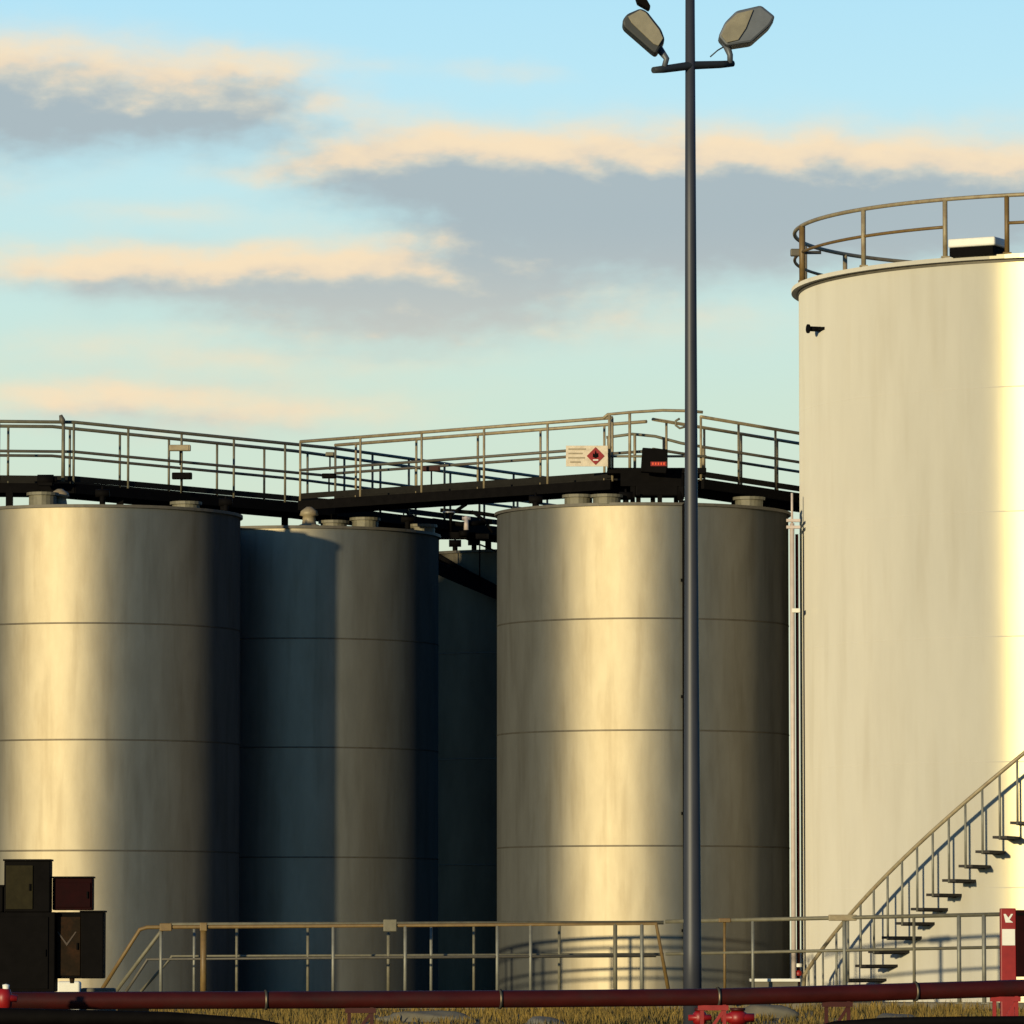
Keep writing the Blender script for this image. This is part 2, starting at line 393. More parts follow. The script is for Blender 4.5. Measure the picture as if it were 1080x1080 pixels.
# ------------------------------------------------------------------ gangways on the tank tops
DZ = PZ(513, 100.0)
def gangway(path, label, width=.95, z=DZ, spacing=1.35, rails=True, supports=(), railmat='olive', skip=0, ext=0.0, name='gangway'):
    path = [Vector((p[0], p[1], z)) for p in path]
    c = path[0].copy(); t = empty(name, c); tag(t, label, 'gangway')
    pts = [p - c for p in path]
    nrm = []
    for i in range(len(pts)):
        if i == 0: d = pts[1] - pts[0]
        elif i == len(pts) - 1: d = pts[-1] - pts[-2]
        else: d = (pts[i + 1] - pts[i]).normalized() + (pts[i] - pts[i - 1]).normalized()
        d.normalize(); nrm.append(Vector((d.y, -d.x, 0)))    # to the right / camera side
    def off(i, s, dz=0): return pts[i] + nrm[i] * s + Vector((0, 0, dz))
    mb = MB()
    for i in range(len(pts) - 1):
        n = max(1, int((pts[i + 1] - pts[i]).length / .045))
        for k in range(0, n, 1):                    # open grating bars
            f = (k + .5) / n
            a = off(i, -width / 2, -.02).lerp(off(i + 1, -width / 2, -.02), f); b = off(i, width / 2, -.02).lerp(off(i + 1, width / 2, -.02), f)
            mb.beam(a, b, .012, .03)
    mb.build('grating', 'black', t)
    for s in (-1, 1):
        mb = MB()
        for i in range(len(pts) - 1):
            mb.beam(off(i, s * (width / 2 + .03), -.09), off(i + 1, s * (width / 2 + .03), -.09), .06, .17)
        mb.build('side_beam', 'black', t)
        mb = MB(); mb.tube([off(i, s * width / 2, 1.08) for i in range(len(pts))], .030, 8); mb.build('handrail', railmat, t)
        mb = MB(); mb.tube([off(i, s * width / 2, .56) for i in range(len(pts))], .026, 8); mb.build('mid_rail', 'rimdark', t)
        mb = MB()
        for i in range(len(pts) - 1): mb.beam(off(i, s * (width / 2 - .012), .085), off(i + 1, s * (width / 2 - .012), .085), .012, .10)
        mb.build('toe_board', 'toe', t)
        for i in range(len(pts) - 1):
            L = (pts[i + 1] - pts[i]).length; n = max(1, round(L / spacing))
            for k in range(n + (i == len(pts) - 2)):
                f = (k + (.0 if s > 0 else .35)) / n
                if f > 1: continue
                p = off(i, s * width / 2, 0).lerp(off(i + 1, s * width / 2, 0), f)
                mb = MB(); mb.cyl(p + Vector((0, 0, -.03)), p + Vector((0, 0, 1.07)), .022, seg=8); mb.build('post', railmat, t)
    for (x, y, zb) in supports:
        q = Vector((x, y, 0)) - Vector((c.x, c.y, 0))
        mb = MB(); mb.box((q.x, q.y, (zb - z - .17) / 2), (.12, .12, abs(z - .17 - zb))); mb.box((q.x, q.y, zb - z + .01), (.3, .3, .03)); mb.build('support', 'black', t)
    return t
def rimz(T): return T[3]
def V2(x, D): return (PX(x, D, 520), D)
A0, A1, A2, A3 = V2(-160, 99.4), V2(66, 99.8), V2(332, 104.9), V2(590, 112.6)
sA = [(V2(10, 98.9)[0], 98.9, T1[3]), (V2(57, 99)[0], 99.3, T1[3]), (V2(125, 100)[0], 100.4, T1[3]), (V2(236, 102)[0], 102.0, T1[3]-.05),
      (V2(300, 104)[0], 104.2, T2[3]), (V2(345, 105)[0], 105.2, T2[3]), (V2(440, 108)[0], 107.6, T2[3]), (V2(515, 110.5)[0], 110.4, T4[3])]
gangway([A0, A1, A2, A3], 'long gangway running over the left tanks from the left edge to the rearmost tank', supports=sA)
B0, B1 = V2(335, 103.6), V2(664, 98.9)
sB = [(V2(565, 100.3)[0], 100.3, T3[3]), (V2(608, 99.6)[0], 99.6, T3[3]), (V2(352, 103.9)[0], 104.2, T2[3])]
gangway([B0, B1], 'middle gangway joining the long gangway to the black platform, with a white hazard sign', supports=sB, railmat='tan')
C0, C1 = V2(714, 98.6), V2(905, 104.6)
sC = [(V2(775, 100)[0], 100.0, T3[3]), (V2(815, 101.5)[0], 101.2, T3[3])]
gangway([C0, C1], 'short gangway between the lamp pole and the cream tank', supports=sC, railmat='tan')

# platform by the pole
pz = PZ(494, 98.4)
pf = empty('access_platform', (PX(692, 98.8, 500), 98.8, pz)); tag(pf, 'raised black access platform with railing above the tank behind the pole', 'platform')
W = 104 * 98.8 / F
mb = MB(); mb.box((0, 0, -.05), (W, 1.1, .10), bev=.01).box((-.1, -.53, -.20), (W * .62, .05, .24)).box((.2, .3, -.2), (W * .5, .05, .25)); mb.build('deck', 'black', pf)
for lx, ly in ((-.42, -.5), (.05, -.5), (.42, -.5), (.36, .45), (-.3, .45), (-.06, -.1)):
    mb = MB(); mb.box((lx, ly, -.1 - (pz - T3[3]) / 2 + .05), (.08, .08, pz - T3[3] - .12)); mb.build('leg', 'black', pf)
mb = MB(); mb.box((.0, -.3, -.36), (.75, .5, .26), bev=.03).cyl((-.35, -.3, -.4), (.5, -.35, -.4), .1).cyl((.3, -.45, -.1), (.42, -.5, -.55), .06); mb.build('valve_block', 'black', pf)
mb = MB(); mb.tube([(-.93, -.52, .86), (-.85, -.52, .93), (-.4, -.53, .97), (.1, -.53, 1.0), (.55, -.53, .99), (.8, -.5, .97)], .026, 8); mb.build('handrail', 'tan', pf)
mb = MB(); mb.tube([(-.86, .5, .62), (-.4, .5, .68), (.0, .5, .64), (.45, .5, .52), (.86, .5, .45)], .026, 8); mb.build('handrail', 'olive', pf)
mb = MB(); mb.tube([(-.86, -.52, .2), (.86, -.52, .2)], .022, 8); mb.build('mid_rail', 'olive', pf)
for x, y, hh in ((-.82, -.52, .92), (-.47, -.53, .96), (-.36, .5, .67), (.15, .5, .6), (.62, -.53, .98), (.84, .5, .45), (-.82, .5, .62)):
    mb = MB(); mb.cyl((x, y, 0), (x, y, hh), .026, seg=8); mb.build('post', 'tan', pf)
# hook shaped bracket left of the pole
mb = MB(); mb.tube([(.40, -.5, .86), (.33, -.5, .82), (.33, -.5, .74), (.40, -.5, .69), (.5, -.5, .72)], .02, 8); mb.build('hook', 'olive', pf)
# black notice box with red lettering
nb = empty('notice_box', P(690, 499, 97.9)); tag(nb, 'black box with a red lettered strip standing on the platform beside the lamp pole', 'notice box')
s = 97.9 / F
mb = MB(); mb.box((.0, .0, .21), (27 * s, .22, .42), Matrix.Rotation(R(4), 4, 'Y'), bev=.015); mb.build('casing', 'black', nb)
mb = MB(); mb.box((.07, -.118, .15), (.27, .012, .075)); mb.build('red_strip', 'red', nb)
mb = MB()
for k in range(5): mb.box((-.025 + k * .048, -.128, .152), (.026, .008, .04))
mb.build('lettering', 'redtext', nb)
# hazard sign on the gangway rail
sg = empty('hazard_sign', P(619, 481, 98.0)); tag(sg, 'white rectangular sign with red hazard diamond hung on the gangway railing', 'sign')
s = 98.75 / F
mb = MB(); mb.box((0, 0, 0), (44 * s, .012, 22 * s), bev=.004); mb.build('panel', 'signwhite', sg)
mb = MB()
for k, (w, x) in enumerate(((.30, -.17), (.24, -.20), (.29, -.18), (.18, -.2))): mb.box((x, -.010, .12 - k * .075), (w, .006, .026))
mb.build('lettering', 'signgrey', sg)
dm = MB(); q = .155; dm.prism([(.15, q), (.15 + q, 0), (.15, -q), (.15 - q, 0)], -.016, -.008); dm = dm.build('hazard_diamond', 'red', sg)
mb = MB(); mb.prism([(.10, -.015), (.105, .05), (.13, .03), (.15, .10), (.17, .04), (.195, .055), (.2, -.015), (.15, -.04)], -.022, -.017); mb.build('flame_symbol', 'black', dm)
mb = MB(); mb.box((.15, -.020, -.07), (.09, .006, .022)); mb.build('class_mark', 'paper', dm)
mb = MB()
for x in (-.28, .28): mb.box((x, .04, .0), (.04, .07, .05))
mb.build('bracket', 'galv', sg)

# small fittings fixed on the gangway rails
def junction(px, py, D, w, h, m, label, cat='junction box', arm=None):
    o = empty('junction_box', P(px, py, D)); tag(o, label, cat)
    mb = MB(); mb.box((0, 0, 0), (w, .12, h), bev=.015); mb.build('casing', m, o)
    mb = MB(); mb.box((0, -.066, 0), (w * .8, .012, h * .75)); mb.build('cover', m, o)
    mb = MB(); mb.cyl((0, .0, -h / 2), (0, .02, -h / 2 - .25), .015); mb.build('conduit', 'black', o)
junction(190, 472.5, 101.3, .38, .11, 'tan', 'pale flat junction box on the handrail of the long gangway')
junction(192, 502, 101.3, .36, .12, 'black', 'black flat junction box on the mid rail of the long gangway')
junction(347, 502, 103.4, .26, .09, 'black', 'black junction box at the corner where the gangways meet')
junction(348, 479, 103.4, .16, .07, 'olive', 'small grey junction box on the handrail where the gangways meet')
junction(455, 494.5, 101.6, .32, .09, 'maroon', 'dark red junction box on the mid rail of the middle gangway')
lp = empty('walkway_lamp', P(66.5, 508, 99.2)); tag(lp, 'thin rail lamp on a post rising above the long gangway at the left', 'lamp')
mb = MB(); mb.cyl((0, 0, 0), (0, 0, 1.05), .035, .03); mb.build('post', 'olive', lp)
mb = MB(); mb.tube([(0, 0, 1.0), (-.02, 0, 1.08), (-.05, 0, 1.17)], [.03, .055, .03], 10); mb.build('lamp_head', 'rimdark', lp)
vb = empty('pump_motor', P(48, 512, 98.9)); tag(vb, 'small dark motor on the long gangway left of the rail lamp', 'motor')
mb = MB(); mb.cyl((-.14, 0, .1), (.14, 0, .1), .09, seg=16).box((0, 0, .02), (.24, .14, .05)).cyl((.14, 0, .1), (.2, 0, .1), .05); mb.build('body', 'black', vb)
for k in range(4):
    pass
# pipework cluster on the rear tank between the two gangways
pc = empty('roof_pipework', P(492, 560, 108.2)); tag(pc, 'cluster of pipes and a pale valve above the rearmost tank', 'pipework')
mb = MB(); mb.tube([(-.65, 0, .2), (-.1, -.1, .12), (.5, -.2, .16)], .05, 10).tube([(-.5, .3, .42), (.2, .2, .36), (.55, .1, .3)], .04, 10).tube([(-.3, -.2, -.05), (-.3, -.2, .3), (.0, -.2, .5)], .035, 8)
mb.tube([(.1, -.2, .36), (.35, -.25, .18), (.5, -.25, -.05)], .03, 8); mb.build('pipe', 'black', pc)
mb = MB(); mb.cyl((.0, -.25, .0), (.0, -.25, .26), .05, .04).cyl((-.08, -.25, .22), (.08, -.25, .22), .035); mb.build('valve', 'pale', pc)
mb = MB(); mb.cyl((-.33, -.25, .32), (-.33, -.25, .35), .12, seg=16); mb.build('valve_wheel', 'galv', pc)
mb = MB(); mb.box((-.25, -.1, -.1), (.5, .3, .12)).box((.3, -.1, -.12), (.25, .3, .1)); mb.build('base', 'black', pc)
mb = MB(); mb.cyl((-.05, -.3, -.12), (-.05, -.3, -.02), .09, seg=14); mb.build('flange', 'black', pc)

# ------------------------------------------------------------------ vertical pipes between the tanks
D = 99.1
vp = empty('vertical_pipe', (PX(836.3, D, 800), D, 0)); tag(vp, 'pale vertical pipe in the gap left of the cream tank', 'pipe')
mb = MB(); mb.cyl((0, 0, 0), (0, 0, PZ(552, D)), .040).cyl((0, 0, PZ(553, D)), (0, 0, PZ(520, D)), .02); mb.build('tube', 'pale', vp)
for y in (549, 556): 
    mb = MB(); mb.box((.02, 0, PZ(y, D)), (.24, .1, .05)); mb.build('bracket', 'pale', vp)
mb = MB(); mb.box((.06, .0, PZ(644, D)), (.14, .13, .07)); mb.build('clamp', 'paper', vp)
vp = empty('vertical_pipe', (PX(841.6, D, 800), D + .1, 0)); tag(vp, 'dark red vertical pipe beside the pale one, touching the edge of the cream tank', 'pipe')
mb = MB(); mb.cyl((0, 0, 0), (0, 0, PZ(563, D)), .028); mb.build('tube', 'maroon', vp)
mb = MB(); mb.lathe([(.05, 0), (.06, .04), (.05, .08), (0, .1)], 14, (0, -.05, PZ(1026, D) - .05)); mb.build('cap', 'red', vp)
mb = MB(); mb.lathe([(.06, 0), (.06, .06), (0, .06)], 14, (0, -.05, PZ(1018, D) - .03)); mb.build('collar', 'paper', vp)

# ------------------------------------------------------------------ low railings before the tanks
def railing(D0, D1, x0, x1, yt0, yt1, posts, label, m, midm, left_slope=None, right_slope=None, clamps=()):
    a, b = P(x0, yt0, D0), P(x1, yt1, D1)
    t = empty('safety_railing', (a.x, a.y, 0)); tag(t, label, 'railing')
    o = Vector((a.x, a.y, 0)); A, B = a - o, b - o
    def at(px):
        f = (px - x0) / (x1 - x0); return A.lerp(B, f)
    top = [A, B]; mid = [A - Vector((0, 0, .53)), B - Vector((0, 0, .53))]
    if left_slope:
        q = P(left_slope[0], left_slope[1], D0) - o
        top = [q, A + Vector((-.12, 0, -.04))] + top
        mid = [q + Vector((.42, 0, 0)), mid[0] + Vector((-.0, 0, -.02))] + mid
    if right_slope:
        q = P(right_slope[0], right_slope[1], D1) - o; top = top + [q]
    mb = MB(); mb.tube(top, .034, 10); mb.build('top_rail', m, t)
    mb = MB(); mb.tube(mid, .026, 8); mb.build('mid_rail', midm, t)
    for px, w, pm in posts:
        p = at(px); mb = MB(); mb.cyl((p.x, p.y, .09), (p.x, p.y, p.z), w, seg=10).box((p.x, p.y, .11), (.12, .12, .02)); mb.build('post', pm, t)
    for px, w, hh, pm in clamps:
        p = at(px); mb = MB(); mb.box((p.x, p.y - .02, p.z), (w, .1, hh), bev=.012); mb.build('clamp', pm, t)
railing(94.6, 94.2, 155, 692, 978, 974, [(170, .03, 'post'), (215, .055, 'yellow'), (352, .028, 'post'), (428, .03, 'post'), (525, .028, 'post'), (560, .028, 'post'), (649, .036, 'olive'), (677, .032, 'post')],
        'near ochre safety railing before the silver tanks, its left end sloping down', 'yellow', 'rimdark', (106, 1046), (706, 1050), [(175, .2, .13, 'yellow'), (412, .22, .2, 'olive'), (215, .12, .14, 'yellow')])
railing(95.6, 95.4, 181, 700, 975, 973, [(205, .026, 'post'), (250, .026, 'olive'), (325, .026, 'olive'), (410, .03, 'olive'), (455, .026, 'post'), (500, .024, 'olive'), (590, .026, 'olive')],
        'rear olive safety railing right behind the ochre one before the silver tanks', 'olive', 'olive', (122, 1046))
railing(93.6, 92.2, 702, 1068, 972, 964, [(735, .028, 'post'), (765, .024, 'yellow'), (795, .028, 'post'), (1012, .036, 'post'), (1038, .036, 'post'), (965, .026, 'olive'), (892, .036, 'post')],
        'safety railing before the cream tank, ending at the red fire point post', 'olive', 'olive', None, None, [(765, .2, .07, 'yellow'), (890, .46, .10, 'tan')])

# low slab near the vertical pipes and bund kerb
o = empty('concrete_slab', (PX(817, 94), 94, .1)); tag(o, 'small pale concrete slab at the foot of the vertical pipes', 'slab')
mb = MB(); mb.box((0, 0, .18), (.75, .5, .36), bev=.02); mb.build('block', 'concrete', o); mb = MB(); mb.box((.0, 0, .375), (.82, .58, .05), bev=.008); mb.build('cap', 'paper', o)

# ------------------------------------------------------------------ lamp pole with floodlights
D = 60.0; s = D / F
pc = Vector((PX(729, D, 500), D, 0))
lamp = empty('floodlight_pole', pc); tag(lamp, 'tall dark grey lamp pole with two floodlights on a crossbar', 'lamp pole')
mb = MB(); topz = PZ(-60, D)
mb.tube([(0, 0, 0), (0, 0, 1.0), (0, 0, PZ(600, D)), (0, 0, PZ(250, D)), (0, 0, topz)], [.10, .095, .072, .060, .048], 20)
mb.lathe([(.2, 0), (.2, .03), (.1, .035)], 20, smooth=False)
mb.build('pole', 'pole', lamp)
def L(x, y, dy=0): p = P(x, y, D + dy) - pc; return p
mb = MB(); mb.tube([L(689, 74, -.35), L(700, 73, -.25), L(729, 69, 0), L(760, 68, .2), L(773, 67, .3)], [.034, .04, .045, .04, .034], 12); mb.build('crossbar', 'lampdark', lamp)
def flood(poly, glass, base, dy, depth, thing_parent, side):
    h = empty('floodlight'); h.parent = lamp
    pts = [L(*p, dy) for p in poly]
    mb = MB(); mb.prism([(p.x, p.z) for p in pts], dy - depth / 2, dy + depth / 2, bev=.025); mb.build('housing', 'lampbody' if side > 0 else 'lampdark', h)
    gp = [L(*p, dy) for p in glass]
    mb = MB(); mb.prism([(p.x, p.z) for p in gp], dy - depth / 2 - .022, dy - depth / 2 + .01, bev=.006); mb.build('glass', 'lampglass', h)
    a, b = L(*base[0], dy), L(*base[1], dy)
    mb = MB(); mb.tube([Vector((a.x, dy, a.z)), Vector((b.x, dy, b.z)), L(*base[2], dy)], [.03, .032, .045], 8); mb.build('bracket', 'lampbody', h)
flood([(656, 24), (661, 17), (675, 11), (682, 14), (697, 33), (701, 44), (692, 59), (688, 57), (657, 30)],
      [(662, 20), (675, 13), (681, 16), (695, 34), (699, 43), (694, 51), (689, 49), (666, 27)], [(700, 73), (703, 62), (694, 50)], -.25, .30, lamp, -1)
flood([(757, 41), (764, 26), (776, 14), (802, 8), (817, 20), (811, 30), (792, 47), (766, 51)],
      [(760, 40), (766, 27), (777, 17), (794, 13), (786, 33), (778, 45), (766, 48)], [(770, 67), (770, 58), (765, 45)], .25, .34, lamp, 1)
h = empty('floodlight'); h.parent = lamp
mb = MB(); q = [L(x, y, .5) for x, y in ((668, -8), (674, -14), (686, 8), (684, 11), (672, 4))]; mb.prism([(p.x, p.z) for p in q], .4, .6, bev=.008); mb.build('housing', 'black', h)
mb = MB(); mb.tube([L(674, -6, .5), L(700, -26, .3), L(729, -30, 0)], .025, 8); mb.build('bracket', 'lampdark', h)
mb = MB(); mb.tube([L(749, 60, .2), L(757, 53, .2), L(764, 49, .25)], .008, 6); mb.build('cable', 'lampdark', lamp)

# ------------------------------------------------------------------ red pipe in front
PD0, PD1 = 55.0, 57.0
a, b = P(-420, 1059.5, PD0), P(1500, 1033, PD1 + .6)
pr = empty('red_pipeline', (0, 55, 0)); tag(pr, 'long dark red pipeline crossing the whole foreground above the grass', 'pipeline')
o = Vector((0, 55, 0))
kn = [P(-420, 1057, 54.4), P(0, 1055.5, 55), P(330, 1054.5, 55.4), P(560, 1053.5, 55.8), P(760, 1051.5, 56.2), P(900, 1047.5, 56.5), P(1080, 1042, 57), P(1500, 1034, 58)]
mb = MB(); mb.tube([p - o for p in kn], .085, 24); mb.build('pipe', 'maroon', pr)
def pat(x):
    for (x0, p0), (x1, p1) in zip(zip((-420, 0, 330, 560, 760, 900, 1080, 1500), kn), zip((0, 330, 560, 760, 900, 1080, 1500), kn[1:])):
        if x0 <= x <= x1: return p0.lerp(p1, (x - x0) / (x1 - x0)) - o
for x in (280, 527, 757, 965):
    p = pat(x); q = pat(x + 2); d = (q - p).normalized(); mb = MB()
    mb.cyl(p - d * .012, p + d * .012, .098, seg=24); mb.build('coupling', 'seam', pr)
for x, m in ((140, 'black'), (380, 'maroon'), (752, 'red'), (883, 'maroon'), (1060, 'red')):
    p = pat(x); mb = MB(); z = p.z - .075
    mb.box((p.x - .11, p.y, z / 2), (.035, .06, z)).box((p.x + .11, p.y, z / 2), (.035, .06, z)).box((p.x, p.y, z - .03), (.30, .1, .05)).box((p.x, p.y, .02), (.36, .24, .04))
    mb.beam((p.x - .1, p.y, .1), (p.x + .1, p.y, z - .06), .03, .03)
    mb.build('pipe_support', m, pr)
# black tubes added to stand in for shade along the bottom edge
bp_ = empty('shade_tube', (0, 53, 0)); tag(bp_, 'thin black tube added for foreground shade, low at the right bottom edge under the red pipeline', 'pipe')
mb = MB(); o2 = Vector((0, 53, 0)); mb.tube([P(845, 1092, 53) - o2, P(880, 1082, 53) - o2, P(935, 1078, 53) - o2, P(1010, 1077, 53) - o2, P(1400, 1074, 53) - o2], .045, 14); mb.build('tube', 'black', bp_)
for x in (960, 1075):
    q = P(x, 1078, 53) - o2; mb = MB(); mb.box((q.x, 0, (q.z - .03) / 2), (.06, .08, q.z - .03)); mb.build('foot', 'black', bp_)
bp_ = empty('shade_tube', (0, 52.5, 0)); tag(bp_, 'thick black tube added for foreground shade, low at the left bottom edge under the red pipeline', 'pipe')
o2 = Vector((0, 52.5, 0)); mb = MB(); mb.tube([P(-300, 1071, 53) - o2, P(0, 1072, 53) - o2, P(180, 1074, 53) - o2, P(270, 1079, 53) - o2, P(330, 1092, 53) - o2], [.085, .08, .06, .045, .04], 16); mb.build('tube', 'black', bp_)
for x in (40, 200):
    q = P(x, 1078, 53) - o2; mb = MB(); mb.box((q.x, .5, (q.z - .03) / 2), (.06, .08, q.z - .03)); mb.build('foot', 'black', bp_)

# ------------------------------------------------------------------ red fire point post
D = 60.; s = D / F
fp = empty('fire_point_post', (PX(1063, D), D, 0)); tag(fp, 'red square fire point post at the right edge with white arrow and label', 'fire point')
X = lambda x: PX(x, D) - fp.location.x
zt_ = PZ(958, D)
mb = MB(); mb.box(((X(1055) + X(1071)) / 2, 0, zt_ / 2), (X(1071) - X(1055), .16, zt_), bev=.008); mb.build('post', 'red', fp)
mb = MB(); mb.box(((X(1071) + X(1100)) / 2 + .003, .03, PZ(995, D)), (X(1100) - X(1071), .2, .70), bev=.01); mb.build('cabinet', 'darkred', fp)
mb = MB(); mb.box(((X(1071) + X(1098)) / 2, -.075, PZ(964, D)), (X(1098) - X(1071) - .02, .02, .03)); mb.build('hinge', 'black', fp)
mb = MB(); mb.box(((X(1056) + X(1070)) / 2, -.086, PZ(988.5, D)), (.135, .008, .17)); mb.build('label', 'paper', fp)
mb = MB(); cx = X(1063); z = PZ(968, D)
mb.prism([(cx - .05, z + .04), (cx - .028, z + .04), (cx, z + .0), (cx + .028, z + .04), (cx + .05, z + .04), (cx + .012, z - .02), (cx + .05, z - .05), (cx - .03, z - .05)], -.088, -.081); mb.build('arrow_symbol', 'paper', fp)
# ------------------------------------------------------------------ dark cabinets at the left
D = 58.; s = D / F
cb = empty('control_cabinet_stand', (PX(50, D), D, 0)); tag(cb, 'nearly black cluster of control cabinets on a stand at the left edge', 'control cabinets')
def cab(x0, y0, x1, y1, dy, depth, m, name='cabinet', hood=True, mark=None, face=None):
    a, b = P(x0, y0, D) - cb.location, P(x1, y1, D) - cb.location
    e = MB(); e.box(((a.x + b.x) / 2, dy, (a.z + b.z) / 2), (b.x - a.x, depth, a.z - b.z), bev=.012); c_ = e.build(name, m, cb)
    if hood:
        e = MB(); e.box(((a.x + b.x) / 2, dy - .01, a.z + .006), (b.x - a.x + .02, depth + .04, .018)); e.build('hood', 'black', c_)
    if face:
        fx0, fx1, fm = face; fa, fb = P(fx0, y0 + 5, D) - cb.location, P(fx1, y1 - 3, D) - cb.location
        e = MB(); e.box(((fa.x + fb.x) / 2, dy - depth / 2 - .008, (fa.z + fb.z) / 2), (fb.x - fa.x, .014, fa.z - fb.z), bev=.004); e.build('door', fm, c_)
        e = MB(); e.box((fb.x - .03, dy - depth / 2 - .025, (fa.z + fb.z) / 2), (.015, .02, .07)); e.build('handle', 'black', c_)
    if mark:
        mx, my = mark; p = P(mx, my, D) - cb.location; e = MB(); y_ = dy - depth / 2 - .022
        e.prism([(p.x - .10, p.z + .07), (p.x - .085, p.z + .07), (p.x, p.z - .045), (p.x + .085, p.z + .07), (p.x + .10, p.z + .07), (p.x, p.z - .075)], y_, y_ + .006); e.build('chevron_mark', 'chevron', c_)
cab(6, 908, 54, 962, -.02, .30, 'black', face=(8, 36, 'darkolive'))
cab(56, 926, 98, 960, .05, .26, 'darkred', face=(60, 96, 'darkred'))
cab(60, 962, 86, 1032, .06, .22, 'black', hood=False, face=(61, 85, 'brown'), mark=(71, 990))
cab(86.5, 962, 110, 1032, .02, .34, 'black', hood=True)
cab(-30, 962, 59, 1046, .04, .40, 'black', hood=False, face=(2, 52, 'black'))
cab(-40, 935, 4.5, 962, .0, .30, 'black', hood=True)
e = MB()
for x in (-20, 30, 54): 
    p = P(x, 1040, D) - cb.location; e.box((p.x, .05, p.z / 2), (.06, .06, p.z))
e.build('leg', 'black', cb)
e = MB(); p = P(76, 1034, D) - cb.location; e.tube([(p.x, 0, p.z + .03), (p.x, 0, p.z - .03)], [.03, .02], 8); e.build('cable_gland', 'brown', cb)
pl = empty('concrete_plinth', P(73, 1048, 60) ); pl.location.z = 0; tag(pl, 'pale concrete plinth beneath the black cabinets above the pipeline', 'plinth')
e = MB(); z = PZ(1035, 60); e.box((0, 0, z / 2), (.24, .24, z), bev=.02); e.build('block', 'paper', pl)
e = MB(); e.box((.3, .1, PZ(1042, 60) / 2), (.36, .2, PZ(1042, 60)), bev=.02); e.build('step', 'concrete', pl)
vv = empty('red_valve', P(4, 1052, 54)); vv.location.z = 0; tag(vv, 'bright red valve with white cap at the lower left corner', 'valve')
z = PZ(1051, 54)
e = MB(); e.lathe([(.04, 0), (.04, z - .12), (.075, z - .1), (.085, z), (.06, z + .07), (0, z + .075)], 18); e.build('body', 'red', vv)
e = MB(); e.lathe([(.03, z + .07), (.035, z + .11), (.0, z + .12)], 14, (.02, 0, 0)); e.build('cap', 'paper', vv)
e = MB(); e.cyl((-.1, -.02, z), (.13, -.02, z - .02), .035, seg=12); e.build('outlet', 'red', vv)

# red hydrant-like valves under the pipeline
for x, lab in ((738, 'squat red valve under the pipeline just right of the lamp pole foot'), (778, 'wider red valve under the pipeline, second to the right of the lamp pole foot')):
    q = P(x, 1068, 59); v = empty('red_valve', (q.x, 59, 0)); tag(v, lab, 'valve', 'red valves under the pipeline')
    z = PZ(1066, 59); w = .07 if x == 738 else .10
    e = MB(); e.lathe([(w * .6, 0), (w * .6, z * .6), (w, z * .65), (w, z * .92), (w * .6, z), (0, z)], 18); e.build('body', 'red', v)
    e = MB(); e.cyl((-w * 1.7, -.03, z * .8), (w * 1.7, -.03, z * .8), w * .45, seg=12); e.build('outlet', 'red', v)
    e = MB(); e.cyl((0, 0, z), (0, 0, z + .03), w * .8, seg=14); e.build('hand_wheel', 'maroon', v)
# pale stones and a kerb piece
def rock(x, y, D, sx, sy, sz, lab, m='stone'):
    q = P(x, y, D); bm_ = MB(); bmesh.ops.create_icosphere(bm_.bm, subdivisions=3, radius=1)
    rnd = random.Random(int(x))
    ph = [rnd.uniform(0, 6) for _ in range(6)]
    for v in bm_.bm.verts:
        n = 1 + .14 * math.sin(3 * v.co.x + ph[0]) * math.cos(3 * v.co.y + ph[1]) + .10 * math.sin(6 * v.co.z + ph[2] + 4 * v.co.x)
        v.co = Vector((v.co.x * sx * n, v.co.y * sy * n, max(-.3, v.co.z) * sz * n))
    for f in bm_.bm.faces: f.smooth = True
    o = bm_.build('stone', m, None, (q.x, D, sz * .25)); tag(o, lab, 'stone', 'stones in the grass')
rock(575, 1076, 70, .30, .2, .13, 'rounded grey stone in the grass left of the lamp pole foot')
rock(945, 1072, 74, .34, .2, .13, 'long pale stone in the grass below the curved stair', 'concrete')
rock(808, 1068, 82, .42, .2, .17, 'whitish stone in the grass below the concrete slab', 'concrete')
rock(450, 1070, 78, .7, .25, .12, 'wide flat grey stone in the grass below the middle of the pipeline', 'concrete')
rock(40, 1070, 74, .2, .2, .18, 'small grey stone in the grass below the black cabinets')

# ------------------------------------------------------------------ world: sky, clouds
w = bpy.data.worlds.new('World'); SC.world = w; w.use_nodes = True
nt = w.node_tree; N = nt.nodes; Lk = nt.links
for n in list(N): N.remove(n)
out = N.new('ShaderNodeOutputWorld'); bg = N.new('ShaderNodeBackground'); STR = .15
bg.inputs['Strength'].default_value = STR; Lk.new(bg.outputs[0], out.inputs[0])
sky = N.new('ShaderNodeTexSky'); sky.sky_type = 'NISHITA'; sky.sun_disc = False
sky.sun_elevation = EL; sky.sun_rotation = R(180) + AZ; sky.dust_density = .4; sky.ozone_density = 5; sky.air_density = 1.2
def val(v):
    return v
def mth(tree, op, a, b=None, c=None, clamp=False):
    n = tree.nodes.new('ShaderNodeMath'); n.operation = op; n.use_clamp = clamp
    for i, v in enumerate((a, b, c)):
        if v is None: continue
        if isinstance(v, (int, float)): n.inputs[i].default_value = v
        else: tree.links.new(v, n.inputs[i])
    return n.outputs[0]
def sstep(tree, v, lo, hi, t0=0., t1=1.):
    n = tree.nodes.new('ShaderNodeMapRange'); n.interpolation_type = 'SMOOTHSTEP'
    tree.links.new(v, n.inputs['Value'])
    n.inputs['From Min'].default_value = lo; n.inputs['From Max'].default_value = hi
    n.inputs['To Min'].default_value = t0; n.inputs['To Max'].default_value = t1
    return n.outputs[0]
